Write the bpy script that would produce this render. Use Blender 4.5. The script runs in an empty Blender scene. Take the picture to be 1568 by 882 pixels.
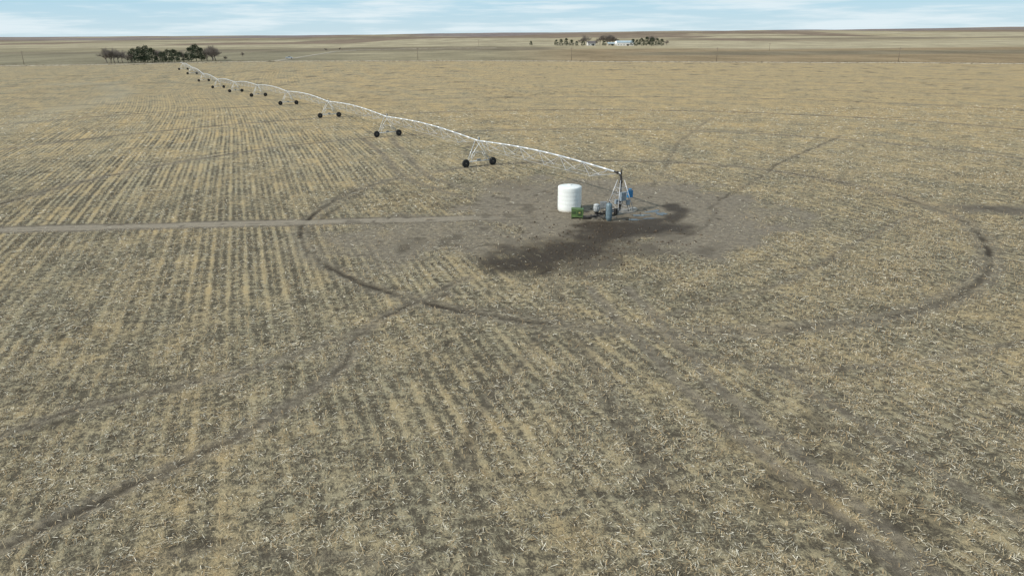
import bpy, math, random
import numpy as np
from mathutils import Vector, Matrix
random.seed(7); rng=np.random.default_rng(7)
S=bpy.context.scene
S.view_settings.view_transform='Standard'
try: S.view_settings.look='None'
except Exception: pass
S.view_settings.exposure=0
H=20.0; F=1120.0; PITCH=math.radians(19.2); ROLL=math.radians(-0.35)
R=(Matrix.Rotation(math.pi/2-PITCH,3,'X')@Matrix.Rotation(ROLL,3,'Z'))
cam=bpy.data.objects.new('camera',bpy.data.cameras.new('camera'))
S.collection.objects.link(cam)
cam.matrix_world=Matrix.Translation((0,0,H))@R.to_4x4()
cam.data.sensor_width=36; cam.data.lens=36*F/1568; cam.data.clip_end=30000; cam.data.clip_start=0.5
S.camera=cam

# ---------------- numpy noise ----------------
LC={}
def vnoise(x,y,scale,seed=0,oct=1):
    out=0;amp=1;tot=0
    x=np.asarray(x,np.float64); y=np.asarray(y,np.float64)
    for o in range(oct):
        k=seed+o*17
        if k not in LC: LC[k]=np.random.default_rng(k).random((256,256)).astype(np.float32).ravel()
        L=LC[k]
        u=x/scale+1000.3; v=y/scale+1000.7
        iu=np.floor(u).astype(np.int64); iv=np.floor(v).astype(np.int64)
        fu=u-iu; fv=v-iv; fu=fu*fu*(3-2*fu); fv=fv*fv*(3-2*fv)
        a0=(iu&255)<<8; a1=((iu+1)&255)<<8; b0=iv&255; b1=(iv+1)&255
        a=L[a0+b0];b=L[a1+b0];c=L[a0+b1];d=L[a1+b1]
        out=out+amp*((a*(1-fu)+b*fu)*(1-fv)+(c*(1-fu)+d*fu)*fv)
        tot+=amp; amp*=.5; scale=scale/2.03
    return out/tot
def sstep(a,b,x):
    t=np.clip((np.asarray(x,float)-a)/(b-a),0,1); return t*t*(3-2*t)
PV=np.array([12.8,84.7])     # pivot point
SD=np.array([-.488,.873]); SD=SD/np.linalg.norm(SD)
def height(x,y):
    x=np.asarray(x,float); y=np.asarray(y,float)
    h=-3.2*np.exp(-(((x+140)/85)**2+((y-350)/75)**2))
    h=h+(vnoise(x,y,90,12,2)-.5)*0.9*sstep(140,260,np.hypot(x-12,y-40))
    if np.max(y)>500:
        a=x/np.maximum(np.abs(y),50)
        Rg=17+np.where(a>0,30*a,22*a)+5*(vnoise(x,y*0.3,520,5,2)-.5)*2
        h=h+np.maximum(Rg,2)*sstep(1300,4600,y)*(1-sstep(5200,9000,y))
        h=h+(vnoise(x,y,420,11,2)-.5)*7*sstep(600,1600,y)
        h=h+(vnoise(x,y,1300,9,2)-.5)*16*sstep(1900,4000,y)
    return h
def ground(px,py):
    d=R@Vector((px-784,-(py-441),-F)); z=0.0
    x=y=0
    for i in range(25):
        t=(z-H)/d.z
        if t<0: t=300
        x=d.x*t; y=d.y*t
        z=0.5*z+0.5*float(height(x,y))
    return (x,y,float(height(x,y)))
def smooth_pl(p):
    P=[np.array(q) for q in p]; o=[]
    P=[2*P[0]-P[1]]+P+[2*P[-1]-P[-2]]
    for i in range(1,len(P)-2):
        for k in range(4):
            t=k/4; a,b,c,d=P[i-1:i+3]
            o.append(tuple(.5*((2*b)+(c-a)*t+(2*a-5*b+4*c-d)*t*t+(3*b-a-3*c+d)*t**3)))
    o.append(tuple(P[-2])); return o
def pl(pts): return [ground(*p)[:2] for p in pts]
def dline(x,y,pts):
    best=np.full(np.shape(x),1e9)
    for (ax,ay),(bx,by) in zip(pts[:-1],pts[1:]):
        dx,dy=bx-ax,by-ay; L=dx*dx+dy*dy+1e-9
        t=np.clip(((x-ax)*dx+(y-ay)*dy)/L,0,1)
        best=np.minimum(best,(x-ax-t*dx)**2+(y-ay-t*dy)**2)
    return np.sqrt(best)
TT=[36.9,78.6,121,165,210,256,302,348,392,432]

LN=dict(
 A=pl([(-90,355),(0,352),(200,347),(400,342),(480,340),(600,337),(700,335),(800,332)]),
 B=smooth_pl(pl([(-60,870),(0,840),(90,800),(180,758),(280,715),(370,670),(440,622),(500,580),(530,545),(545,512),(620,470),(690,450)])),
 C=pl([(-60,690),(0,668),(120,625),(240,600),(400,560),(540,510),(640,462),(720,425)]),
 E=pl([(1090,320),(1120,297),(1190,252),(1240,230),(1285,208)]),
 E2=pl([(1000,285),(1022,250),(1040,215),(1090,180)]),
 F1=pl([(900,440),(1040,590),(1180,710),(1400,880)]),
 F2=pl([(960,440),(1095,590),(1300,760),(1440,880)]),
 F4=pl([(1180,560),(1330,650),(1568,800)]),
 F3=pl([(850,400),(848,440),(870,500),(930,610),(1010,760)]),
 G=smooth_pl(pl([(990,285),(1050,293),(1095,315),(1085,345),(1020,372)])),
 G2=smooth_pl(pl([(990,300),(1035,308),(1050,325),(1030,345),(980,362)])),
 H1=pl([(560,212),(590,240),(625,275),(700,300),(760,310)]),
 H2=pl([(600,212),(625,240),(660,272),(720,290)]),
 W=pl([(990,345),(950,358),(900,372),(850,386),(795,402)]),
 W2=pl([(900,345),(985,345),(1025,335),(1042,324),(1030,313)]),
 SW=pl([(-60,215),(20,190),(80,172),(150,158),(190,142),(165,128),(90,130)]),
 N1=pl([(480,355),(500,330),(540,300),(575,285)]),
 N2=smooth_pl(pl([(1240,476),(1320,465),(1400,440),(1450,405),(1475,365),(1465,345)])),
 N3=pl([(650,455),(690,470),(800,478),(900,495)]),
 N4=pl([(700,720),(730,640),(790,560),(835,500)]),
 N5=pl([(1230,575),(1260,640),(1330,700)]),
 N6=pl([(90,880),(330,840),(620,870)]),
 N7=smooth_pl(pl([(940,498),(1060,470),(1200,430),(1320,370),(1400,330)])),
 N8=smooth_pl(pl([(1000,520),(1150,560),(1350,560),(1568,520)])),
)
def ell(x,y,cx,cy,rx,ry): return np.sqrt(((x-cx)/rx)**2+((y-cy)/ry)**2)
SPOTS=[((1530,320),7,4.0,1.0),((632,372),3.4,3.2,.6),((785,283),5,5,.55),((1035,225),4,4,.2),((850,300),4,4,.35)]
SPG=[(ground(*p),a,b,c) for p,a,b,c in SPOTS]
def masks(x,y):
    wob=(vnoise(x,y,5,21,3)-.5)
    wob2=(vnoise(x,y,1.6,23,3)-.5)
    wx=x+(vnoise(x,y,1.7,31,2)-.5)*.5+(vnoise(x,y,14,33,2)-.5)*1.0; wy=y+(vnoise(x,y,1.7,32,2)-.5)*.5+(vnoise(x,y,14,34,2)-.5)*1.0
    e=ell(x,y,12,86,21,23)+wob*.8+wob2*.3
    bare=1-sstep(.70,1.12,e)
    e2=ell(x,y,-8,74,18,11)+wob*1.0+wob2*.4
    bare=np.maximum(bare,.85*(1-sstep(.5,1.1,e2)))
    wd=dline(wx,wy,LN['W'])
    wet=1-sstep(.0,7.0,wd+wob*4+wob2*3.6)
    wet=np.maximum(wet,.85*(1-sstep(.2,2.6,dline(wx,wy,LN['W2'])+wob*2.2+wob2*2.2)))
    e3=ell(x,y,8.0,68,10,9)+wob*1.2+wob2*1.3
    wet=np.maximum(wet,.5*(1-sstep(.3,1.2,e3)))
    for g,rx,ry,s in SPG:
        m=1-sstep(.3,1.15,ell(x,y,g[0],g[1],rx,ry)+wob*.9+wob2*.4)
        bare=np.maximum(bare,m*min(1,s*1.2)); wet=np.maximum(wet,m*s*.5)
    n=vnoise(x,y,2.3,41,3); n2=vnoise(x,y,13,42,2); rut=0
    rr=np.hypot(wx-PV[0]-.8,wy-PV[1])
    for i,t in enumerate(TT):
        wR=.24 if i<2 else .42
        d=np.abs(rr-t+(n2-.5)*.5)
        amp=(1.0 if i==0 else .95 if i==1 else .85)*(.3+.75*sstep(.3,.6,n))*(.55+.6*sstep(.3,.7,n2))
        rut=np.maximum(rut,(1-sstep(wR*.4,wR*2.2,d))*amp)
        bare=np.maximum(bare,(1-sstep(.5,1.8,d+wob2*.8))*.55)
    for t,am in((81.5,.45),(57,.3),(100,.35),(143,.35),(187,.35),(232,.3)):
        d=np.abs(rr-t+(n2-.5)*1.2); rut=np.maximum(rut,(1-sstep(.1,.6+t*.001,d))*am*sstep(.35,.6,n)*1.2)
    def rt(k,w,a,b=0,bw=1.0):
        nonlocal rut,bare
        d=dline(wx,wy,LN[k])
        rut=np.maximum(rut,(1-sstep(w*.3,w*2.0,d))*a*(.3+.75*sstep(.3,.6,n))*(.6+.6*n2))
        if b: bare=np.maximum(bare,(1-sstep(bw*.4,bw*1.4,d))*b)
    rt('B',.2,.9,.65,.8); rt('C',.2,.55,.55,.7); rt('E',.26,.7,.3,.9); rt('E2',.26,.4,.3,.8)
    rt('F3',.4,.5,.3,.9); rt('F1',.25,.25,.75,.5); rt('F2',.25,.25,.75,.5); rt('F4',.25,.25,.6,.5)
    rt('G',.25,.45,.7,1.2); rt('G2',.25,.45,.5,.9); rt('H1',.3,.45,.6,.8); rt('H2',.3,.45,.6,.8); rt('N1',.3,.75,.3,.8)
    rt('N3',.28,.5,.35,.8); rt('N4',.25,.45,.3,.5); rt('N5',.25,.45,.2,.5); rt('N6',.25,.4,.3,.5)
    rt('N7',.22,.35,.4,.5); rt('N8',.22,.4,.45,.5)
    dA=dline(x,y,LN['A'])+ (vnoise(x,y,2.5,77,2)-.5)*.6
    bare=np.maximum(bare,(1-sstep(1.1,2.1,dA)))
    rut=rut*(1-.8*(1-sstep(.9,1.6,dA)))
    rut=np.maximum(rut,(1-sstep(.1,.4,np.abs(dA-1.4)))*.3)
    sp=vnoise(x,y,1.3,141,1)*vnoise(x,y,22,142,1)
    rut=np.maximum(rut,.5*sstep(.62,.74,sp))
    sp=vnoise(x,y,.7,145,1); rut=np.maximum(rut,.75*sstep(.88,.96,sp))
    pale=(1-sstep(1,10,dline(x,y,LN['SW'])+wob*7))*.6
    path=(1-sstep(.45,1.25,np.abs(dA-.0)))*(1-.35*(1-sstep(.1,.3,dA)))*(1-.75*np.clip(wet,0,1))*(1-sstep(-8,4,x))*(.75+.35*n2)
    return bare,wet,rut,pale,path
RA=math.radians(19.7)
def rowc(x,y):
    base=x*math.cos(RA)+y*math.sin(RA)
    w=sstep(110,330,y)*sstep(0,260,-x)
    return base+w*18*np.sin((y-150)/95.)+ (vnoise(x,y,30,51)-.5)*.8
def rowl(x,y): return -x*math.sin(RA)+y*math.cos(RA)
def rowstrength(x,y):
    q=.38+.72*(1-sstep(-40,25,x+.25*(y-60)))
    return q*(.4+.85*sstep(.3,.7,vnoise(x,y,11,151,3)))*(1-.5*sstep(90,260,y))

# ---------------- materials ----------------
class NT:
    def __init__(s,name):
        s.m=bpy.data.materials.new(name); s.m.use_nodes=True
        s.t=s.m.node_tree; s.b=s.t.nodes['Principled BSDF']
    def n(s,ty,**k):
        nd=s.t.nodes.new(ty)
        for a,b in k.items(): setattr(nd,a,b)
        return nd
    def put(s,sock,v):
        if isinstance(v,bpy.types.NodeSocket): s.t.links.new(v,sock)
        else: sock.default_value=v
    def math(s,op,a,b=0,c=None,clamp=False):
        nd=s.n('ShaderNodeMath',operation=op,use_clamp=clamp); s.put(nd.inputs[0],a); s.put(nd.inputs[1],b)
        if c is not None: s.put(nd.inputs[2],c)
        return nd.outputs[0]
    def mix(s,f,a,b):
        nd=s.n('ShaderNodeMix',data_type='RGBA'); s.put(nd.inputs[0],f)
        for i,v in ((6,a),(7,b)):
            if isinstance(v,tuple) and len(v)==3: v=(*v,1)
            s.put(nd.inputs[i],v)
        return nd.outputs[2]
    def mul(s,a,f):
        nd=s.n('ShaderNodeVectorMath',operation='SCALE'); s.put(nd.inputs[0],a); s.put(nd.inputs[3],f); return nd.outputs[0]
    def noise(s,v,sc,det=3,rough=.55):
        nd=s.n('ShaderNodeTexNoise'); 
        if v is not None: s.put(nd.inputs['Vector'],v)
        nd.inputs['Scale'].default_value=sc; nd.inputs['Detail'].default_value=det; nd.inputs['Roughness'].default_value=rough
        return nd.outputs[0]
    def rng(s,v,a,b,c=0,d=1):
        nd=s.n('ShaderNodeMapRange',interpolation_type='SMOOTHSTEP'); s.put(nd.inputs[0],v)
        for i,q in enumerate((a,b,c,d)): nd.inputs[i+1].default_value=q
        return nd.outputs[0]
    def attr(s,name):
        return s.n('ShaderNodeAttribute',attribute_name=name)
    def vm(s,v,sc):
        nd=s.n('ShaderNodeVectorMath',operation='MULTIPLY'); s.put(nd.inputs[0],v); nd.inputs[1].default_value=sc; return nd.outputs[0]
def simple(name,col,rough=.7,metal=0,var=.25,scale=3,dirt=None):
    q=NT(name); tc=q.n('ShaderNodeTexCoord').outputs['Object']
    n=q.noise(tc,scale,4)
    c=q.mix(q.rng(n,.3,.7),tuple(v*(1-var) for v in col),tuple(min(1,v*(1+var*.5)) for v in col))
    if dirt: 
        z=q.n('ShaderNodeSeparateXYZ'); q.put(z.inputs[0],tc)
        f=q.math('MULTIPLY',q.rng(z.outputs[2],dirt[1],dirt[2],1,0),q.rng(q.noise(tc,scale*2,4),.3,.6,.4,1))
        c=q.mix(f,c,dirt[0])
    q.put(q.b.inputs['Base Color'],c); q.b.inputs['Roughness'].default_value=rough; q.b.inputs['Metallic'].default_value=metal
    return q.m

g=NT('stubble_field_soil')
geo=g.n('ShaderNodeNewGeometry').outputs['Position']
cmb=g.n('ShaderNodeCombineXYZ'); g.put(cmb.inputs[0],g.attr('rowc').outputs['Fac']); g.put(cmb.inputs[1],g.attr('rowl').outputs['Fac'])
P=cmb.outputs[0]
A={k:g.attr(k).outputs['Fac'] for k in('bare','wet','rut','pale','infield','warm','rowamt','path','strawy')}
n_f=g.noise(geo,15,4,.7); n_f2=g.noise(g.vm(P,(9,3.5,1)),1,3,.6)
n_m=g.noise(geo,1.9,4,.7); n_l=g.noise(geo,.11,4,.6); n_x=g.noise(geo,.45,4,.65)
streak=g.noise(g.vm(P,(.9,.06,1)),1,3,.6); streak2=g.noise(g.vm(P,(.16,.01,1)),1,3,.6)
row=g.math('SINE',g.math('ADD',g.math('MULTIPLY',g.attr('rowc').outputs['Fac'],2*math.pi/.76),g.math('MULTIPLY',n_m,3.0)))
row2=g.math('SINE',g.math('ADD',g.math('MULTIPLY',g.attr('rowc').outputs['Fac'],2*math.pi/1.52),g.math('MULTIPLY',n_m,3.0)))
rowM=g.math('MULTIPLY',row,g.math('MULTIPLY',A['rowamt'],.07))
s=g.math('ADD',g.math('MULTIPLY',n_f,.55),g.math('MULTIPLY',n_f2,.45))
s=g.math('ADD',s,g.math('MULTIPLY',g.math('SUBTRACT',n_m,.5),.65))
s=g.math('ADD',s,g.math('MULTIPLY',g.math('SUBTRACT',n_x,.5),.32))
s=g.math('ADD',s,g.math('MULTIPLY',g.math('SUBTRACT',n_l,.5),.2))
s=g.math('ADD',s,g.math('MULTIPLY',g.math('SUBTRACT',streak,.5),g.math('MULTIPLY',A['rowamt'],.45)))
s=g.math('ADD',s,rowM)
s=g.math('ADD',s,g.math('MULTIPLY',row2,g.math('MULTIPLY',A['rowamt'],.035)))
s=g.math('SUBTRACT',s,g.math('MULTIPLY',A['strawy'],.04))
fac=g.rng(g.math('ADD',s,g.math('MULTIPLY',A['warm'],.055)),.37,.61)
or_=g.math('ADD',g.math('MULTIPLY',g.math('SUBTRACT',n_l,.5),1.6),g.math('MULTIPLY',g.math('SUBTRACT',streak2,.5),1.2))
or_=g.math('ADD',or_,g.math('MULTIPLY',g.math('SUBTRACT',n_x,.5),1.4))
or_=g.math('ADD',or_,g.math('MULTIPLY',row2,g.math('MULTIPLY',A['rowamt'],.12)))
or_=g.math('ADD',or_,g.math('MULTIPLY',g.math('SUBTRACT',streak,.5),g.math('MULTIPLY',A['rowamt'],1.1)))
or_=g.math('ADD',or_,A['warm'],0,clamp=True)
res=g.mix(or_,(.385,.345,.23),(.495,.37,.19))
soil=g.mix(n_m,(.075,.065,.047),(.155,.132,.09))
col=g.mix(fac,soil,res)
col=g.mix(g.math('MULTIPLY',A['pale'],.6),col,g.mix(n_f,(.28,.255,.18),(.45,.41,.30)))
bs=g.mix(g.rng(n_m,.3,.7),(.165,.142,.108),(.275,.238,.182))
bs=g.mix(g.rng(n_f,.55,.75),bs,(.36,.31,.235))
bmask=g.math('ADD',A['bare'],g.math('MULTIPLY',g.math('SUBTRACT',n_m,.5),g.math('MULTIPLY',g.math('MULTIPLY',g.math('SUBTRACT',1.,A['bare']),A['bare']),3)),clamp=True)
col=g.mix(g.math('MULTIPLY',bmask,.9),col,bs)
col=g.mix(g.math('MULTIPLY',A['path'],.9),col,g.mix(n_m,(.27,.235,.18),(.37,.325,.25)))
col=g.mix(g.math('MULTIPLY',A['rut'],.86),col,(.060,.049,.036))
wn=g.math('ADD',g.math('MULTIPLY',g.math('SUBTRACT',n_m,.5),1.2),g.math('MULTIPLY',g.math('SUBTRACT',n_x,.5),.8))
wm=g.rng(g.math('ADD',A['wet'],g.math('MULTIPLY',wn,g.rng(A['wet'],.02,.25))),.05,.95)
col=g.mix(g.math('MULTIPLY',wm,.93),col,g.mix(g.rng(n_f,.4,.75),(.032,.022,.014),(.092,.067,.043)))
fc=g.attr('farcol').outputs['Color']
fn=g.math('ADD',g.math('MULTIPLY',g.noise(g.vm(geo,(1,.45,1)),.02,6,.65),.8),g.math('MULTIPLY',g.noise(geo,.3,3),.5))
far=g.mul(fc,g.rng(fn,.35,.95,.6,1.35))
col=g.mix(A['infield'],far,col)
g.put(g.b.inputs['Base Color'],col)
g.put(g.b.inputs['Roughness'],g.math('SUBTRACT',.95,g.math('MULTIPLY',wm,.35)))
g.b.inputs['Specular IOR Level'].default_value=.12
bp=g.n('ShaderNodeBump'); bp.inputs['Strength'].default_value=1.0; bp.inputs['Distance'].default_value=.08
g.put(bp.inputs['Height'],g.math('ADD',n_f,n_m)); g.put(g.b.inputs['Normal'],bp.outputs[0])

def numesh(name,V,Fq,mat,smooth=False,k=4):
    me=bpy.data.meshes.new(name)
    me.vertices.add(len(V)); me.vertices.foreach_set('co',np.asarray(V,np.float32).ravel())
    nf=len(Fq); me.loops.add(nf*k); me.loops.foreach_set('vertex_index',np.asarray(Fq,np.int32).ravel())
    me.polygons.add(nf); me.polygons.foreach_set('loop_start',np.arange(nf,dtype=np.int32)*k)
    me.update(calc_edges=True)
    me.polygons.foreach_set('use_smooth',np.full(nf,smooth))
    me.materials.append(mat)
    ob=bpy.data.objects.new(name,me); S.collection.objects.link(ob); return ob

def grow(a,st,gr,end):
    o=[];v=a;s=st
    while v<end: s*=gr; v+=s; o.append(v)
    return o
ys=[-v for v in reversed(grow(-8,.6,1.15,400))]+list(np.arange(8.2,165,.27))+grow(165,.27,1.024,12000)
xr=grow(100,.3,1.04,11000); xl=[-v for v in reversed(grow(72,.3,1.04,11000))]
xs=np.array(xl+list(np.arange(-72,100.1,.30))+xr); ys=np.array(ys)
X,Y=np.meshgrid(xs,ys); nx,ny=len(xs),len(ys); X=X.ravel();Y=Y.ravel()
bare,wet,rut,pale,path=masks(X,Y)
rc=rowc(X,Y); rl=rowl(X,Y)
near=(1-sstep(150,190,Y))*(1-sstep(90,130,np.abs(X-15)))
Z=height(X,Y)+near*((vnoise(X,Y,1.1,61,2)-.5)*.12*(1-.8*bare)*(1-np.clip(wet,0,1))-rut*.09)
ii=np.arange(ny-1)[:,None]*nx+np.arange(nx-1)[None,:]; ii=ii.ravel()
gnd=numesh('stubble_field_ground',np.stack([X,Y,Z],1),np.stack([ii,ii+1,ii+1+nx,ii+nx],1),g.m,True)
RD=pl([(1700,99.5),(1568,98.2),(1300,96.8),(1097,96),(870,94.5),(640,94),(500,94.2),(430,94.5),(345,95.5),(200,99),(100,100.5),(-100,103)])
RDs=sorted(RD); rx=np.array([p[0] for p in RDs]); ry=np.array([p[1] for p in RDs])
yr=np.interp(X,rx,ry)
infield=1-sstep(-8,-4,Y-yr)
a=X/np.maximum(Y,50)
def c3(t): return np.array(t)[None,:]
nz=vnoise(X,Y*.35,300,71,3); nb=vnoise(X*.25,Y,260,72,3)
def cm(A_,B_,f): return A_*(1-f[:,None])+B_*f[:,None]
fcv=np.repeat(c3((.265,.23,.145)),len(X),0)  # field tones by zone; far land picked paler, distance haze put into the colour
fcv=cm(fcv,c3((.265,.20,.115)),sstep(-.05,.12,a)*(1-sstep(1000,1080,Y+60*nz)))
fcv=cm(fcv,c3((.20,.165,.105)),sstep(.1,.2,a)*sstep(680,700,Y)*(1-sstep(800,830,Y)))
fcv=cm(fcv,c3((.36,.305,.19)),sstep(-.02,.1,a)*sstep(1000,1080,Y+60*nz))
fcv=cm(fcv,c3((.225,.20,.13)),(1-sstep(-.3,-.15,a))*(1-sstep(900,1000,Y)))
fcv=cm(fcv,c3((.38,.33,.22)),sstep(.47,.53,nb)*sstep(650,800,Y)*.85)
fcv=cm(fcv,c3((.16,.13,.09)),(1-sstep(.33,.37,nb))*sstep(800,1000,Y)*.7)
fcv=cm(fcv,c3((.19,.14,.10)),sstep(.50,.55,nz)*sstep(1300,1800,Y)*.85)
fcv=cm(fcv,c3((.20,.165,.155)),sstep(3300,3600,Y)*.9*sstep(.33,.45,vnoise(X,Y*.4,500,88,2)))
warm=.17+.53*sstep(50,230,Y)*(1-.5*sstep(20,230,-X))+.08*sstep(0,60,X)
def fat(n,v):
    at=gnd.data.attributes.new(n,'FLOAT','POINT'); at.data.foreach_set('value',np.asarray(v,np.float32))
for n,v in dict(bare=bare,wet=wet,rut=rut,pale=pale,path=path,infield=infield,rowc=rc,rowl=rl,warm=warm,strawy=1-sstep(70,150,Y),rowamt=rowstrength(X,Y)*(1-.6*bare)).items(): fat(n,v)
at=gnd.data.attributes.new('farcol','FLOAT_COLOR','POINT'); at.data.foreach_set('color',np.concatenate([fcv,np.ones((len(X),1))],1).astype(np.float32).ravel())

# ---------------- residue (straw) ----------------
st=NT('corn_residue_straw')
rnd=st.n('ShaderNodeNewGeometry').outputs['Random Per Island']
cr=st.n('ShaderNodeValToRGB'); st.put(cr.inputs[0],rnd)
E=cr.color_ramp.elements; E[0].position=0;E[0].color=(.13,.10,.065,1); E[1].position=1;E[1].color=(.92,.87,.72,1)
for p,c in((.15,(.30,.22,.12,1)),(.38,(.47,.345,.18,1)),(.58,(.50,.43,.28,1)),(.80,(.65,.59,.44,1))):
    e=E.new(p);e.color=c
st.put(st.b.inputs['Base Color'],cr.outputs[0]); st.b.inputs['Roughness'].default_value=.6; st.b.inputs['Specular IOR Level'].default_value=.35
def straws(n,x,y,ang,L,W,tilt,z0):
    z=height(x,y)+z0
    dx=np.cos(ang)*np.cos(tilt);dy=np.sin(ang)*np.cos(tilt);dz=np.sin(tilt)
    d=np.stack([dx,dy,dz],1)*(L/2)[:,None]
    roll=rng.uniform(-.6,.6,len(x))
    nvec=np.stack([-np.sin(ang)*np.cos(roll),np.cos(ang)*np.cos(roll),np.sin(roll)],1)*(W/2)[:,None]
    c=np.stack([x,y,z],1)
    V=np.stack([c-d-nvec*.8,c+d-nvec*.5,c+d+nvec*.5,c-d+nvec],1).reshape(-1,3)
    return V
def scatter(y0,y1,dens,Lr,Wr):
    hw=.76
    area_x=lambda y: hw*y+8
    N=int(dens*2*(hw*(y1*y1-y0*y0)/2+8*(y1-y0)))
    u=rng.random(int(N*1.6)); q=y0+(y1-y0)*u; keep=rng.random(len(q))<area_x(q)/area_x(y1); yy=q[keep][:N]
    xx=(rng.random(len(yy))*2-1)*area_x(yy)
    dn=vnoise(xx,yy,.6,101,2); dn2=vnoise(xx,yy,5,102,3)
    c=rowc(xx,yy)/.76+(vnoise(xx,yy,1.5,161,1)-.5)*.8; ph=np.abs((c-np.floor(c))-.5)*2
    ph2=np.abs((c/2-np.floor(c/2))-.5)*2
    rs=np.clip(rowstrength(xx,yy),0,1)
    pr=(.08+1.2*sstep(.32,.66,dn))*(.45+.9*sstep(.25,.75,dn2))*(1-.65*rs*ph)*(1-.22*rs*ph2)
    k=rng.random(len(xx))<pr; xx=xx[k];yy=yy[k]
    b,w,r,p,pa=masks(xx,yy)
    k=rng.random(len(xx))<(1-.9*b)*(1-.9*r)*(1-.9*np.clip(w*1.5,0,1)); return xx[k],yy[k]
Vs=[]
for y0,y1,de,Lr,Wr in((14,45,135,(.07,.36),(.009,.030)),(45,80,58,(.12,.45),(.016,.042)),(80,130,15,(.2,.6),(.028,.070)),(130,210,3.2,(.3,.9),(.06,.11))):
    x,y=scatter(y0,y1,de,Lr,Wr); n=len(x); print(y0,n)
    Vs.append(straws(n,x,y,rng.uniform(0,2*math.pi,n),Lr[0]+(Lr[1]-Lr[0])*rng.random(n)**1.9,rng.uniform(*Wr,n),rng.normal(0,.2,n),rng.uniform(.03,.09,n)))
V=np.concatenate(Vs); n=len(V)//4; print('straws',n)
numesh('corn_residue',V,np.arange(n*4).reshape(-1,4),st.m)
cc=np.arange(-60,150,.76); ll=np.arange(-10,125,.25)
C,Lg=np.meshgrid(cc,ll); C=C.ravel()+rng.normal(0,.05,C.size); Lg=Lg.ravel()+rng.uniform(-.12,.12,Lg.size)
x=C*math.cos(RA)-Lg*math.sin(RA); y=C*math.sin(RA)+Lg*math.cos(RA)
k=(y>12)&(y<110)&(np.abs(x)<.8*y+12); x=x[k];y=y[k]
x=x-(vnoise(x,y,30,51)-.5)*.8
b,w,r,p,pa=masks(x,y); dn=vnoise(x,y,4,131,3)
k=rng.random(len(x))<(.12+.8*sstep(.36,.63,dn))*(1-b)*(1-r)*(1-np.clip(w*1.3,0,1)); x=x[k];y=y[k]; n=len(x)
h=rng.uniform(.08,.26,n); an=rng.uniform(0,6.28,n); lx=rng.normal(0,.07,n); ly=rng.normal(0,.07,n); z=height(x,y)
P3=[]
for j in range(3):
    aj=an+j*2.094; rr=.016
    P3.append(np.stack([x+np.cos(aj)*rr,y+np.sin(aj)*rr,z-.03],1)); 
T3=[]
for j in range(3):
    aj=an+j*2.094; rr=.013
    T3.append(np.stack([x+lx+np.cos(aj)*rr,y+ly+np.sin(aj)*rr,z+h],1))
V=np.stack(P3+T3,1).reshape(-1,3); o=np.arange(n)[:,None]*6
Fq=np.concatenate([o+np.array([[j,(j+1)%3,(j+1)%3+3,j+3]]) for j in range(3)],0)
print('stubs',n)
sb=NT('corn_stubble'); sb_r=sb.n('ShaderNodeNewGeometry').outputs['Random Per Island']
sb.put(sb.b.inputs['Base Color'],sb.mix(sb_r,(.36,.245,.125),(.60,.49,.30))); sb.b.inputs['Roughness'].default_value=.8
numesh('corn_stubble_rows',V,Fq,sb.m)

# ---------------- mesh builder ----------------
class MB:
    def __init__(s): s.v=[];s.f=[];s.sm=[]
    def tube(s,a,b,r0,r1=None,n=8,cap=True,sm=True):
        a=Vector(a);b=Vector(b); r1=r0 if r1 is None else r1
        d=(b-a); 
        if d.length<1e-6: return
        d.normalize(); u=d.orthogonal().normalized(); w=d.cross(u); o=len(s.v)
        for c,r in((a,r0),(b,r1)):
            for i in range(n):
                t=2*math.pi*i/n; s.v.append(c+u*math.cos(t)*r+w*math.sin(t)*r)
        for i in range(n): s.f.append((o+i,o+(i+1)%n,o+n+(i+1)%n,o+n+i)); s.sm.append(sm)
        if cap: s.f.append(tuple(o+i for i in reversed(range(n)))); s.f.append(tuple(o+n+i for i in range(n))); s.sm+= [False,False]
    def lathe(s,prof,c,axis=(0,0,1),n=24,sm=True):
        c=Vector(c);d=Vector(axis).normalized();u=d.orthogonal().normalized();w=d.cross(u);o=len(s.v)
        for r,h in prof:
            for i in range(n):
                t=2*math.pi*i/n; s.v.append(c+d*h+u*math.cos(t)*r+w*math.sin(t)*r)
        for k in range(len(prof)-1):
            for i in range(n):
                s.f.append((o+k*n+i,o+k*n+(i+1)%n,o+(k+1)*n+(i+1)%n,o+(k+1)*n+i)); s.sm.append(sm)
        s.f.append(tuple(o+i for i in reversed(range(n)))); s.f.append(tuple(o+(len(prof)-1)*n+i for i in range(n))); s.sm+=[False,False]
    def box(s,c,sz,ang=0,bev=.0):
        c=Vector(c);ca,sa=math.cos(ang),math.sin(ang);o=len(s.v)
        for z in(-1,1):
            for x_,y_ in((-1,-1),(1,-1),(1,1),(-1,1)):
                k=1-bev if z>0 else 1
                X_,Y_=x_*sz[0]/2*k,y_*sz[1]/2*k; s.v.append(c+Vector((X_*ca-Y_*sa,X_*sa+Y_*ca,z*sz[2]/2)))
        for q in((3,2,1,0),(4,5,6,7),(0,1,5,4),(1,2,6,5),(2,3,7,6),(3,0,4,7)): s.f.append(tuple(o+i for i in q)); s.sm.append(False)
    def poly(s,pts): o=len(s.v); s.v+= [Vector(p) for p in pts]; s.f.append(tuple(range(o,o+len(pts)))); s.sm.append(False)
    def obj(s,name,mat,parent=None,link=True):
        me=bpy.data.meshes.new(name); me.from_pydata([tuple(v) for v in s.v],[],s.f); me.update()
        me.polygons.foreach_set('use_smooth',s.sm); me.materials.append(mat)
        ob=bpy.data.objects.new(name,me); S.collection.objects.link(ob)
        if parent: ob.parent=parent
        return ob
def empty(name,loc=(0,0,0)):
    e=bpy.data.objects.new(name,None); S.collection.objects.link(e); e.location=loc; return e

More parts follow.
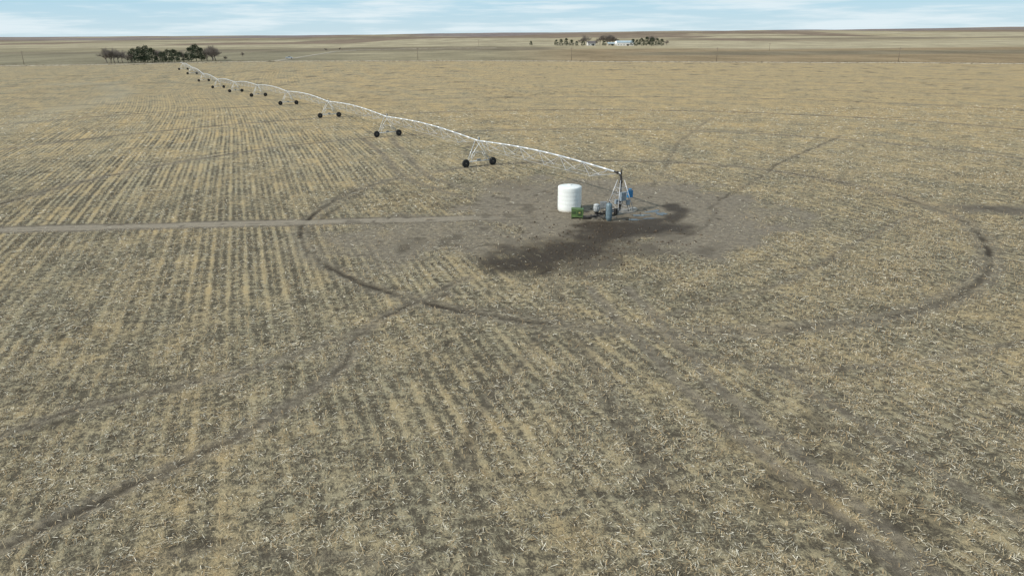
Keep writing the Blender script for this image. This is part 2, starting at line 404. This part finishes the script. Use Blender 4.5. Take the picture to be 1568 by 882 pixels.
M_galv=simple('galvanised_steel',(.76,.79,.81),.34,.35,.15,2)
M_truss=simple('galvanised_rod',(.58,.59,.60),.45,.3,.2,2)
M_galvd=simple('weathered_steel',(.30,.31,.31),.5,.3,.3,5)
M_tyre=simple('tyre_rubber',(.018,.018,.018),.85,0,.4,6)
M_rim=simple('rim_steel',(.16,.15,.13),.6,.2,.4,6)
M_hose=simple('hose_grey',(.12,.12,.12),.6)
M_white=simple('white_polyethylene',(.78,.81,.79),.38,0,.07,1.2,((.45,.4,.32,1),0.0,.5))
M_green=simple('green_paint',(.085,.15,.045),.5,0,.3,4,((.2,.17,.12,1),-.0,.3))
M_blue=simple('blue_paint',(.03,.20,.42),.45,0,.2,4)
M_bluegrey=simple('bluegrey_paint',(.15,.21,.24),.45,.1,.3,4)
M_greyp=simple('grey_paint',(.42,.44,.44),.5,.1,.25,4)
M_dark=simple('dark_iron',(.04,.037,.035),.6,.2,.4,6)
M_conc=simple('concrete',(.30,.28,.24),.9,0,.35,2.5)
M_wood=simple('pole_wood',(.16,.125,.095),.9,0,.3,3)

# ---------------- centre pivot ----------------
piv=empty('center_pivot_irrigation_system')
T=np.array([SD[1],-SD[0]])
def W3(t,s,z,gz=None):
    x=PV[0]+SD[0]*t+T[0]*s; y=PV[1]+SD[1]*t+T[1]*s
    return Vector((x,y,z))
def gz(t): return float(height(PV[0]+SD[0]*t,PV[1]+SD[1]*t))
PH=3.95
pipe=MB();truss=MB();drops=MB();legs=MB();tyre=MB();rim=MB();box=MB()
ts=[0]+TT
for k in range(len(TT)):
    t0,t1=ts[k],ts[k+1]; z0=gz(t0)+(PH+.55 if k==0 else PH); z1=gz(t1)+PH; n=14; Lk=t1-t0
    zf=lambda f: z0+(z1-z0)*f+.62*math.sin(math.pi*f)*(Lk/44)
    pr=None
    for i in range(n+1):
        f=i/n; p=W3(t0+Lk*f,0,zf(f))
        if pr: pipe.tube(pr,p,.095,n=10)
        pr=p
    nn=6; prev=[W3(t0+.5,0,zf(.01)-.1)]*2; 
    for i in range(1,nn+1):
        f=i/(nn+1); dep=.95+.55*math.sin(math.pi*f)
        nd=[W3(t0+Lk*f,sg*.75,zf(f)-dep) for sg in(-1,1)]
        for j in(0,1):
            truss.tube(prev[j],nd[j],.016,n=5,cap=False)
            for ff in (f-.5/(nn+1),f+.5/(nn+1)):
                truss.tube(W3(t0+Lk*ff,0,zf(ff)-.08),nd[j],.024,n=5,cap=False)
        truss.tube(nd[0],nd[1],.022,n=5,cap=False)
        prev=nd
    e=W3(t1-.5,0,zf(.99)-.1)
    for j in(0,1): truss.tube(prev[j],e,.016,n=5,cap=False)
    m=int(Lk/2.6)
    for i in range(1,m):
        f=i/m; sg=1 if i%2 else -1; z=zf(f)
        a_=W3(t0+Lk*f,0,z+.08);b_=W3(t0+Lk*f,sg*.18,z+.26);c_=W3(t0+Lk*f,sg*.42,z+.05);d_=W3(t0+Lk*f,sg*.45,z-2.3)
        drops.tube(a_,b_,.012,n=4,cap=False);drops.tube(b_,c_,.012,n=4,cap=False);drops.tube(c_,d_,.009,n=4,cap=False)
        drops.tube(d_,d_-Vector((0,0,.16)),.03,n=6)
    for f_ in(.33,.66): pipe.lathe([(.13,-.02),(.13,.02)],W3(t0+Lk*f_,0,zf(f_)),(SD[0],SD[1],0),n=10)
zE=gz(TT[-1])+PH; pipe.tube(W3(TT[-1],0,zE),W3(TT[-1]+14,0,zE-.1),.06,n=8)
for sg in(-1,1): truss.tube(W3(TT[-1],0,zE+1.2),W3(TT[-1]+12,sg*.1,zE),.015,n=4)
truss.tube(W3(TT[-1],0,zE),W3(TT[-1],0,zE+1.2),.03,n=5)
for t in TT:
    z=gz(t); hb=2.3
    zs={sg:float(height(*W3(t,sg*hb,0)[:2])) for sg in(-1,1)}
    B={sg:W3(t,sg*hb,zs[sg]+.78) for sg in(-1,1)}
    legs.tube(B[-1],B[1],.075,n=6)
    for sg in(-1,1):
        for da in(-.95,.95):
            top=W3(t+da*.9,sg*.12,z+PH-.08)
            legs.tube(W3(t+da*.12,sg*(hb-.35),zs[sg]+.85),top,.04,n=6)
        legs.tube(W3(t,sg*1.35,z+.85),W3(t+.5,sg*.75,z+2.25),.025,n=5); legs.tube(W3(t,sg*1.35,z+.85),W3(t-.5,sg*.75,z+2.25),.025,n=5)
        off=.28; wc=W3(t-off,sg*(hb+.1),zs[sg]+.60)
        ax=Vector((SD[0],SD[1],0))
        tyre.lathe([(.33,-.15),(.5,-.17),(.60,-.13),(.625,-.06),(.625,.06),(.60,.13),(.5,.17),(.33,.15)],wc,ax,n=22)
        for q in range(22):
            th=q*2*math.pi/22; dv=Vector((T[0],T[1],0))*math.cos(th)+Vector((0,0,1))*math.sin(th)
            o=ax*(.08 if q%2 else -.08)
            tyre.tube(wc+dv*.625+o-ax*.07,wc+dv*.635+o+ax*.07,.026,n=4)
        rim.lathe([(.34,-.09),(.30,-.155),(.12,-.11),(.10,-.19),(.06,-.2)],wc,ax,n=18)
        rim.lathe([(.34,.09),(.30,.155),(.12,.11),(.10,.19),(.06,.2)],wc,ax,n=18)
        box.box(W3(t+.02,sg*(hb+.1),zs[sg]+.66),(.3,.3,.34),math.atan2(SD[1],SD[0]))
    legs.tube(W3(t+.45,-.78,z+2.2),W3(t+.45,.78,z+2.2),.025,n=5);legs.tube(W3(t-.45,-.78,z+2.2),W3(t-.45,.78,z+2.2),.025,n=5)
    legs.tube(W3(t-.86,0,z+PH),W3(t+.86,0,z+PH),.05,n=6)
    box.box(W3(t,0,z+.98),(.6,.28,.28),math.atan2(SD[1],SD[0])+math.pi/2)
    box.box(W3(t+.1,.2,z+PH+.30),(.26,.2,.34),math.atan2(SD[1],SD[0]))
    legs.tube(W3(t,0,z+PH),W3(t,0,z+PH+.7),.018,n=5)
pipe.obj('span_pipe',M_galv,piv);truss.obj('span_trusses',M_truss,piv);drops.obj('sprinkler_drops',M_hose,piv)
legs.obj('drive_tower_frames',M_galv,piv);tyre.obj('drive_tyres',M_tyre,piv);rim.obj('wheel_rims',M_rim,piv);box.obj('gearboxes_and_tower_boxes',M_galvd,piv)
pt=MB(); A0=math.atan2(SD[1],SD[0])
def L3(u,v,z): return W3(u,v,z)
for su in(-1,1):
    for sv in(-1,1):
        pt.tube(L3(su*1.15,sv*1.15,.15),L3(su*.28,sv*.28,3.75),.042,n=6)
for lv in(.45,1.25,2.1,2.9):
    w=1.15-(1.15-.28)*(lv-.15)/3.6
    cs=[L3(w,w,lv),L3(-w,w,lv),L3(-w,-w,lv),L3(w,-w,lv)]
    for i in range(4): pt.tube(cs[i],cs[(i+1)%4],.022,n=5)
    if lv<2.5:
        w2=w-.19; c2=[L3(w2,w2,lv+.8),L3(-w2,w2,lv+.8),L3(-w2,-w2,lv+.8),L3(w2,-w2,lv+.8)]
        for i in range(4): pt.tube(cs[i],c2[(i+1)%4],.015,n=4)
pt.obj('pivot_point_tower',M_truss,piv)
rp=MB(); rp.tube(L3(0,0,.1),L3(0,0,3.8),.11,n=12); rp.lathe([(.2,3.4),(.2,3.7),(.16,3.72),(.16,3.95)],L3(0,0,0),n=14)
prev=L3(0,0,3.9)
for i in range(1,7):
    t=i/6*math.pi/2; p=L3(.6*(1-math.cos(t)),0,3.9+.6*math.sin(t)); rp.tube(prev,p,.13,n=12); prev=p
rp.tube(prev,L3(1.3,0,4.52),.12,n=12); rp.lathe([(.19,-.03),(.19,.03)],L3(.7,0,4.5),(SD[0],SD[1],0),n=14)
rp.tube(L3(0,0,.35),L3(-.2,-2.6,.35),.11,n=10)
rp.tube(L3(0,0,4.4),L3(0,0,4.95),.09,n=8)
rp.obj('riser_and_swivel_elbow',M_dark,piv)
pb=MB(); pb.box(L3(-.5,1.0,2.1),(.4,.6,.85),A0); pb.lathe([(.05,0),(.2,.05),(.2,.12)],L3(-.5,1.0,2.58)); pb.obj('blue_control_panel',M_blue,piv)
pg=MB(); pg.box(L3(-.95,-.35,2.0),(.35,.7,1.0),A0); pg.box(L3(-.9,.45,1.2),(.25,.4,.6),A0); pg.box(L3(-.5,-.9,1.35),(.3,.4,.5),A0);pg.obj('grey_electrical_panels',simple('panel_blue_grey',(.24,.29,.33),.5),piv)
cd=MB(); cd.tube(L3(-.9,-.3,1.5),L3(-.95,-.9,.2),.03,n=6); cd.tube(L3(-.9,.4,.9),L3(-1.0,.5,.15),.03,n=6); cd.tube(L3(-.4,.9,1.7),L3(-.6,1.1,.15),.03,n=6)
cd.tube(L3(-.95,-.9,.2),L3(-1.6,-3.4,.12),.035,n=6); cd.tube(L3(.3,-.2,3.2),L3(-.5,.9,2.6),.02,n=5); cd.box(L3(-1.3,-1.6,.45),(.35,.3,.7),A0); cd.tube(L3(-1.0,-2.3,0),L3(-1.0,-2.3,1.3),.04,n=6); cd.obj('conduits_and_valves',M_dark,piv)
cp=MB(); cp.box(L3(0,0,.04),(2.7,2.7,.2),A0,.02); cp.obj('concrete_pad',M_conc,piv)
# ---------------- tank ----------------
tg=ground(873,326); tk=empty('white_water_storage_tank',(tg[0],tg[1]+1.2,0))
tm=MB(); r=1.40; prof=[(r-.04,0),(r,.06)]
for i in range(5): z=.35+i*.48; prof+=[(r,z),(r-.003,z+.02),(r-.003,z+.05),(r,z+.07)]
prof+=[(r,2.80),(r-.015,2.88),(r-.06,2.94),(r*.75,3.0),(r*.35,3.06),(.26,3.07)]
tm.lathe(prof,(0,0,0),n=64); tm.obj('tank_shell',M_white,tk)
tm=MB(); tm.lathe([(.27,3.05),(.27,3.12),(.2,3.15)],(0,0,0),n=20); tm.obj('lid',M_white,tk)
tm=MB(); tm.tube((.9,-1.0,.25),(1.5,-1.9,.25),.05); tm.tube((1.5,-1.9,.25),(2.2,-2.0,.25),.05); tm.obj('outlet_pipe',M_dark,tk)
# ---------------- green box ----------------
gg=ground(884,334); gb=empty('green_fertilizer_injection_unit',(gg[0],gg[1],0)); gb.rotation_euler=(0,0,-.12)
m=MB(); m.box((0,0,.62),(1.35,.9,.9)); m.box((0,0,1.10),(1.42,.97,.06),0,.06); m.obj('cabinet',M_green,gb)
m=MB(); 
for sx in(-1,1): m.box((sx*.6,0,.075),(.12,1.1,.15))
m.box((.25,-.465,.66),(.5,.03,.55)); m.box((-.38,-.465,.72),(.42,.03,.3)); m.tube((.4,.2,1.13),(.4,.2,1.5),.04); m.obj('skid_and_vents',simple('dark_green_paint',(.04,.07,.025),.6),gb)
m=MB(); m.box((.25,-.486,.72),(.2,.012,.14)); m.obj('label_plate',simple('label_yellow',(.4,.36,.12)),gb)
# ---------------- pump ----------------
wg=ground(915,334); wp=empty('irrigation_well_pump',(wg[0],wg[1],0))
m=MB(); m.box((0,0,.1),(1.5,1.4,.26),0,.02); m.box((1.3,.1,.06),(1.6,.8,.12)); m.obj('concrete_base',simple('stained_concrete',(.16,.145,.12),.9,0,.35,2.5),wp)
m=MB(); m.lathe([(.34,.22),(.34,.3),(.22,.34),(.2,.7),(.3,.74),(.3,.8)],(-.15,0,0)); m.tube((-.15,0,.52),(1.0,0,.52),.12,n=12); m.tube((1.0,0,.52),(1.7,.9,.4),.12,n=12)
m.lathe([(.2,-.03),(.2,.03)],(.35,0,.52),(1,0,0)); m.lathe([(.2,-.03),(.2,.03)],(.85,0,.52),(1,0,0)); m.obj('discharge_head',M_dark,wp)
m=MB(); m.lathe([(.3,.8),(.34,.86),(.34,1.35),(.3,1.42),(.36,1.44),(.34,1.56),(.15,1.66),(.05,1.67)],(-.15,0,0),n=20)
for i in range(12):
    t=i*math.pi/6; m.tube((-.15+.35*math.cos(t),.35*math.sin(t),.9),(-.15+.35*math.cos(t),.35*math.sin(t),1.33),.018,n=4)
m.obj('electric_motor',M_greyp,wp)
m=MB(); m.tube((-1.5,-.5,.3),(-.2,-.6,.3),.14,n=10); m.box((-1.3,-.35,.2),(.9,.5,.25)); m.tube((.1,-.5,.25),(1.0,-.8,.2),.07); m.obj('filter_manifold',M_dark,wp)
m=MB(); m.tube((.45,.95,0),(.45,.95,1.7),.05); m.tube((1.05,.95,0),(1.05,.95,1.7),.05); m.box((.75,.88,1.35),(.8,.28,.7)); m.obj('electrical_panel',M_galvd,wp)
bt=ground(932,338); bk=empty('pressure_tank',(bt[0],bt[1],0))
m=MB(); m.lathe([(.28,.0),(.28,.15),(.34,.22),(.35,.4),(.35,1.7),(.31,1.9),(.18,2.02),(.06,2.05)],(0,0,0),n=24); m.obj('vessel',M_bluegrey,bk)
m=MB(); m.tube((0,0,2.03),(0,0,2.2),.05); m.tube((0,0,.3),(-.9,.4,.3),.06); m.tube((.34,0,.5),(.7,.2,.5),.04); m.obj('fittings',M_dark,bk)
m=MB(); a1=Vector((wg[0]+1.7,wg[1]+.9,.4)); b1=Vector((PV[0]-1.2,PV[1]-1.6,.3)); m.tube(a1,b1,.11,n=10); m.tube(b1,Vector((PV[0],PV[1],.35)),.11,n=10); m.obj('supply_pipeline',M_galvd)
sg_=ground(968,322); m=MB(); m.box((sg_[0],sg_[1],.12),(1.0,.7,.34),.3,.04); m.obj('concrete_valve_slab',simple('pale_concrete',(.45,.44,.40),.9,0,.3,3))
pw=NT('puddle_water'); pw.b.inputs['Base Color'].default_value=(.03,.026,.02,1); pw.b.inputs['Roughness'].default_value=.06
def puddle(px,py,rx,ry,sd,ang=0):
    c=ground(px,py); r_=random.Random(sd); m=MB(); pts=[]
    ph=[r_.uniform(0,6.28) for _ in range(5)]
    for i in range(64):
        t=i/64*2*math.pi; k=1+.25*math.sin(2*t+ph[0])+.2*math.sin(3*t+ph[1])+.13*math.sin(5*t+ph[2])+.08*math.sin(9*t+ph[3])+.05*math.sin(14*t+ph[4])
        x_=rx*k*math.cos(t);y_=ry*k*math.sin(t); pts.append((c[0]+x_*math.cos(ang)-y_*math.sin(ang),c[1]+x_*math.sin(ang)+y_*math.cos(ang),.02+.004*sd))
    m.poly(pts); m.obj('puddle',pw.m)
puddle(1000,324,.85,.5,1,.4); puddle(980,330,1.0,.45,2,-.2); puddle(1012,328,.5,.85,4); puddle(968,337,.9,.35,5,.1); puddle(994,335,.6,.3,3,.1)
cm_=MB(); r_=random.Random(3)
for i in range(420):
    px=r_.gauss(925,80); py=r_.gauss(375,24); c=ground(px,py); s_=r_.uniform(.04,.15)
    cm_.box((c[0],c[1],s_*.3),(s_*r_.uniform(.8,2),s_*r_.uniform(.8,1.5),s_),r_.uniform(0,3),.4)
cm_.obj('mud_clods',simple('mud_clod',(.10,.075,.05),.9,0,.5,2))

# ---------------- gravel road ----------------
gr=NT('gravel'); gn=gr.noise(gr.n('ShaderNodeNewGeometry').outputs['Position'],.15,5,.7)
gr.put(gr.b.inputs['Base Color'],gr.mix(gr.rng(gn,.35,.65),(.26,.22,.155),(.42,.37,.28))); gr.b.inputs['Roughness'].default_value=.95
def road(name,pts,w,mat,lift=.08):
    P=[]; 
    for (ax,ay),(bx,by) in zip(pts[:-1],pts[1:]):
        n=max(2,int(math.hypot(bx-ax,by-ay)/8))
        for i in range(n): P.append((ax+(bx-ax)*i/n,ay+(by-ay)*i/n))
    P.append(pts[-1]); V=[];Fq=[]
    for i,(x_,y_) in enumerate(P):
        q=P[min(i+1,len(P)-1)];p=P[max(i-1,0)]; dx,dy=q[0]-p[0],q[1]-p[1]; L=math.hypot(dx,dy)+1e-9
        nx_,ny_=-dy/L,dx/L
        zc=max(float(height(x_+nx_*s_,y_+ny_*s_)) for s_ in(-w/2,0,w/2))+lift
        for s_,dz in((-w/2-1.2,-.8),(-w/2,0),(0,.06),(w/2,0),(w/2+1.2,-.8)):
            V.append((x_+nx_*s_,y_+ny_*s_,zc+dz))
    for i in range(len(P)-1):
        for j in range(4): Fq.append((i*5+j,i*5+j+1,i*5+j+6,i*5+j+5))
    return numesh(name,V,Fq,mat)
road('gravel_road',RDs,5.5,gr.m,.3)
RL=pl([(415,95),(450,90),(480,85),(510,80),(545,77.5),(620,75.5),(760,74)])
road('farm_lane',RL,4.5,gr.m,.3)
dg=MB(); r_=random.Random(12)
for (ax,ay),(bx,by) in zip(RDs[:-1],RDs[1:]):
    n=int(math.hypot(bx-ax,by-ay)/.6)
    for i in range(n):
        f=r_.random(); sgn=1 if r_.random()<.75 else -1
        x_=ax+(bx-ax)*f; y_=ay+(by-ay)*f+sgn*r_.uniform(4.5,9); z_=float(height(x_,y_))
        s_=r_.uniform(.2,.65)*(1 if sgn>0 else .6); w_=r_.uniform(.3,.9)
        dg.poly([(x_-w_,y_,z_-.05),(x_+w_,y_+r_.uniform(-.4,.4),z_-.05),(x_+w_*.5,y_,z_+s_),(x_-w_*.4,y_,z_+s_*.8)])
dgm=NT('dead_grass'); dgm.put(dgm.b.inputs['Base Color'],dgm.mix(dgm.n('ShaderNodeNewGeometry').outputs['Random Per Island'],(.12,.09,.055),(.27,.215,.13))); dgm.b.inputs['Roughness'].default_value=.9
dg.obj('roadside_dead_grass',dgm.m)

def pole(px,py,h=9.5):
    c=ground(px,py); e=empty('utility_pole',c); m=MB(); m.tube((0,0,-.5),(0,0,h),.17,.12,n=8); m.tube((-1.2,0,h-.7),(1.2,0,h-.7),.06,n=6)
    for s_ in(-1.1,0,1.1): m.tube((s_,0,h-.65),(s_,0,h-.35 if s_ else h+.2),.05,n=6)
    m.obj('post_and_crossarm',M_wood,e); return Vector(c)+Vector((0,0,h-.3))
tops=[pole(*p) for p in((37,99.5),(640,93),(875,93.8),(1097,95),(1375,96.2))]
wires=empty('power_line_wires'); m=MB()
for a_,b_ in zip(tops[:-1],tops[1:]):
    pr=a_
    for i in range(1,13):
        f=i/12; p=a_.lerp(b_,f)-Vector((0,0,3.0*4*f*(1-f))); m.tube(pr,p,.008,n=4,cap=False); pr=p
m.obj('conductors',M_galvd,wires)
pole(1178,78,8);pole(733,71,9)

# ---------------- trees ----------------
bk_m=NT('bare_branches'); bk_m.put(bk_m.b.inputs['Base Color'],bk_m.mix(bk_m.noise(bk_m.n('ShaderNodeTexCoord').outputs['Object'],.7,3),(.12,.10,.085),(.24,.205,.175))); bk_m.b.inputs['Roughness'].default_value=.9  # branch colour lightened slightly, haze painted in
cf=NT('conifer_foliage'); ri=cf.n('ShaderNodeNewGeometry').outputs['Random Per Island']
cf.put(cf.b.inputs['Base Color'],cf.mix(ri,(.022,.034,.016),(.07,.09,.045))); cf.b.inputs['Roughness'].default_value=.9  # foliage green raised to include the veil of distance haze
def mesh_bare(seed,h):
    r_=random.Random(seed); m=MB()
    def br(p,d,L,r,lv):
        segs=3 if lv<2 else 2; q=p
        for i in range(segs):
            d=(d+Vector((r_.gauss(0,.13),r_.gauss(0,.13),r_.gauss(.03,.06)))).normalized()
            e=q+d*L/segs; m.tube(q,e,r*(1-.28*i/segs),r*(1-.28*(i+1)/segs),n=6 if lv<2 else 3,cap=False)
            if lv<4 and (i>0 or lv>0):
                for _ in range(2 if lv<1 else 3):
                    dd=(d+Vector((r_.gauss(0,.6),r_.gauss(0,.6),r_.gauss(.1,.3)))).normalized()
                    br(e,dd,L*r_.uniform(.58,.8),r*.52,lv+1)
            q=e
    br(Vector((0,0,-.3)),Vector((0,0,1)),h*.27,h*.02,0)
    return m
def mesh_cedar(seed,h):
    r_=random.Random(seed); m=MB(); m.tube((0,0,-.3),(0,0,h*.85),h*.02,h*.004,n=6)
    cl=[]
    for i in range(26):
        f=r_.uniform(.12,.95); t=r_.uniform(0,6.28); W=h*.36*math.sin(math.pi*min(1,f*.75+.28))**.7
        cl.append((Vector((W*.72*math.cos(t),W*.72*math.sin(t),h*f)),h*r_.uniform(.09,.17)))
    cl.append((Vector((0,0,h*.9)),h*.12))
    for c,rad in cl:
        for _ in range(75):
            v=Vector((r_.gauss(0,1),r_.gauss(0,1),r_.gauss(0,1))).normalized()*rad*r_.uniform(.45,1.1); v.z*=.85
            p=c+v; s_=r_.uniform(.18,.42)*h/10
            o=(v.normalized()+Vector((0,0,.3))).normalized(); sd=o.orthogonal().normalized(); sd.rotate(Matrix.Rotation(r_.uniform(0,6.28),3,o))
            m.poly([p-sd*s_*.6,p+o*s_,p+sd*s_*.6,p-o*s_*.4])
    return m
bares=[mesh_bare(i,h).obj('tmp',bk_m.m) for i,h in((1,10),(2,10),(5,10))]
cons=[mesh_cedar(i,10).obj('tmp',cf.m) for i in(1,4,8)]
tb=[max(v.co.z for v in o.data.vertices) for o in bares]
for i,o in enumerate(bares+cons): o.data.name='tree_mesh'; 
def tree(kind,px,py,h):
    j=random.randrange(3); src=(bares if kind=='b' else cons)[j]; c=ground(px,py)
    ob=bpy.data.objects.new('bare_cottonwood_tree' if kind=='b' else 'cedar_tree',src.data); S.collection.objects.link(ob)
    s_=h/(tb[j] if kind=='b' else 10); w=s_*random.uniform(1.0,1.3)
    ob.location=c; ob.scale=(w,w,s_); ob.rotation_euler=(0,0,random.uniform(0,6.28))
for a_ in [('b',164,97,12),('b',176,97,12),('b',170,97,10),('b',188,96,10),('b',182,96.5,11),('b',196,97,8),('c',207,97,11),('c',216,96,12),('c',226,96,13),('c',234,97,10.5),('b',242,95,10),('b',247,95,10),('c',250,97,8.5),('c',259,96,10),('c',268,97,9.5),('c',276,96,7.5),('b',282,95,9),
           ('c',293,95,10.5),('c',301,94,12.5),('c',309,94,10),('b',318,94,12),('b',331,93.5,13),('b',325,94,12),('b',328,93,12),('c',286,95,6),('b',203,96,9),('b',345,93,4),('c',314,93,7),('c',240,97,5),
           ('b',372,88,5),('b',500,79,4),('b',520,77.5,4)]: tree(*a_)
for a_ in [('c',813,70,7),('c',852,71,9),('c',859,71,10),('c',867,71,11),('c',875,71,9),('c',883,71,7),('b',890,70,14),('b',899,69,17),('c',893,71,8),('b',918,69,16),('b',929,69,18),('b',934,69,17),('b',924,69,16),('b',938,69,15),('c',925,71,7),
           ('b',946,69,12),('c',975,71,9),('c',982,71,12),('c',990,71,13),('c',998,71,13),('c',1006,71,11),('b',995,70,17),('c',1013,71,10),('b',1020,70,9),('c',969,71,10),('b',912,70,10)]: tree(*a_)
for o in bares+cons: bpy.data.objects.remove(o)
# ---------------- farm buildings ----------------
M_wall=simple('white_siding',(.62,.62,.6),.7,0,.1,.5); M_roofd=simple('shingle_roof',(.13,.12,.12),.9,0,.2,.6); M_roofb=simple('pale_blue_metal_roof',(.42,.52,.56),.4,.2,.12,.3)
M_glass=simple('window_glass',(.03,.035,.04),.1); M_tan=simple('tan_steel_siding',(.42,.38,.3),.6)
def barn(name,px,py,w,d,hw,hr,mw,mr,ang=0,door=True):
    c=ground(px,py); e=empty(name,c); e.rotation_euler=(0,0,ang)
    m=MB(); m.box((0,0,hw/2-.2),(w,d,hw+.4))
    for s_ in(-1,1): m.poly([(s_*w/2,-d/2,hw),(s_*w/2,d/2,hw),(s_*w/2,0,hr)])
    m.obj('walls',mw,e)
    m=MB(); o=.45
    for s_ in(-1,1):
        k=(hr-hw)/(d/2)
        m.poly([(-w/2-o,s_*(d/2+o),hw-k*o+.12),(w/2+o,s_*(d/2+o),hw-k*o+.12),(w/2+o,0,hr+.12),(-w/2-o,0,hr+.12)])
    m.obj('roof',mr,e)
    m=MB(); k=max(3,int(w/4))
    for i in range(k):
        x_=-w/2+(i+.5)*w/k
        m.box((x_,-d/2-.03,1.5 if door else hw*.5),(1.1,.08,1.2))
    m.box((w*.1+1.2,-d/2-.04,1.2),(1.3 if not door else 3.2,.1,2.4)); m.obj('windows_and_door',M_glass,e)
barn('white_farmhouse',905,70.3,12,8,3.6,6.6,M_wall,M_roofd,.15)
barn('metal_machine_shed',957,70.5,26,14,4.6,7.4,M_wall,M_roofb,-.05)
barn('small_metal_shed',935,70.4,10,8,3,4.8,M_tan,M_roofb,.1)
c=ground(944,70.5); e=empty('grain_bin',c); m=MB(); m.lathe([(3,0),(3,5.5),(.6,7.2),(.4,7.5)],(0,0,0),n=20); m.obj('bin_shell',M_galv,e)
def pickup(px,py,ang,mat):
    c=ground(px,py); e=empty('pickup_truck',(c[0],c[1],c[2]+.35)); e.rotation_euler=(0,0,ang)
    m=MB(); m.box((0,0,.8),(5.6,1.95,.55),0,.02); m.box((2.05,0,1.12),(1.5,1.8,.16),0,.06); m.box((.25,0,1.42),(2.4,1.75,.72),0,.16)
    for s_ in(-1,1): m.box((-1.85,s_*.92,1.2),(1.9,.1,.32))
    m.box((-2.76,0,1.2),(.08,1.9,.32)); m.obj('body',mat,e)
    m=MB(); m.box((.25,0,1.48),(2.1,1.74,.42),0,.10); m.obj('windows',M_glass,e)
    m=MB()
    for sx in(-1.75,1.8):
        for sy in(-.85,.85): m.lathe([(.3,-.13),(.4,-.12),(.4,.12),(.3,.13)],(sx,sy,.4),(0,1,0),n=16)
    m.obj('wheels',M_tyre,e)
pickup(443,91,.2,simple('silver_car_paint',(.5,.53,.57),.25,.4,.05)); 

# ---------------- light ----------------
el=math.radians(37); az=math.radians(-118)
sd=Vector((math.sin(az)*math.cos(el),math.cos(az)*math.cos(el),math.sin(el)))
sl=bpy.data.lights.new('sun','SUN'); sl.energy=3.8; sl.angle=math.radians(1.2); sl.color=(1,.95,.87)
so=bpy.data.objects.new('sun',sl); S.collection.objects.link(so); so.rotation_euler=sd.to_track_quat('Z','Y').to_euler()
w=bpy.data.worlds.new('World'); S.world=w; w.use_nodes=True; t=w.node_tree; bg=t.nodes['Background']
def N(ty): return t.nodes.new(ty)
sk=N('ShaderNodeTexSky'); sk.sky_type='NISHITA'; sk.sun_disc=False; sk.sun_elevation=el; sk.sun_rotation=az; sk.dust_density=.8; sk.air_density=1.0
tc=N('ShaderNodeTexCoord'); sx=N('ShaderNodeSeparateXYZ'); t.links.new(tc.outputs['Generated'],sx.inputs[0])
hz=N('ShaderNodeMapRange'); hz.interpolation_type='SMOOTHSTEP'; t.links.new(sx.outputs[2],hz.inputs[0])
for i,v in enumerate((0.0,.5,.9,.12)): hz.inputs[i+1].default_value=v
hc=N('ShaderNodeMapRange'); t.links.new(sx.outputs[2],hc.inputs[0]); 
for i,v in enumerate((0.0,.05,.0,1.0)): hc.inputs[i+1].default_value=v
hm=N('ShaderNodeMix'); hm.data_type='RGBA'; t.links.new(hc.outputs[0],hm.inputs[0]); hm.inputs[6].default_value=(6.0,7.7,8.5,1); hm.inputs[7].default_value=(4.1,6.8,8.5,1)
m1=N('ShaderNodeMix'); m1.data_type='RGBA'; t.links.new(hz.outputs[0],m1.inputs[0]); t.links.new(sk.outputs[0],m1.inputs[6]); t.links.new(hm.outputs[2],m1.inputs[7])
mp=N('ShaderNodeMapping'); mp.inputs['Scale'].default_value=(2.6,2.6,34); mp.inputs['Rotation'].default_value=(0,.02,0); t.links.new(tc.outputs['Generated'],mp.inputs[0])
nz_=N('ShaderNodeTexNoise'); nz_.inputs['Scale'].default_value=2.0; nz_.inputs['Detail'].default_value=8; nz_.inputs['Roughness'].default_value=.6; t.links.new(mp.outputs[0],nz_.inputs['Vector'])
mr=N('ShaderNodeMapRange'); mr.interpolation_type='SMOOTHSTEP'; t.links.new(nz_.outputs[0],mr.inputs[0])
for i,v in enumerate((.40,.62,.0,.85)): mr.inputs[i+1].default_value=v
mx=N('ShaderNodeMix'); mx.data_type='RGBA'; t.links.new(mr.outputs[0],mx.inputs[0]); t.links.new(m1.outputs[2],mx.inputs[6]); mx.inputs[7].default_value=(7.7,8.7,9.1,1)
t.links.new(mx.outputs[2],bg.inputs[0]); bg.inputs[1].default_value=.102
print('verts',len(X))
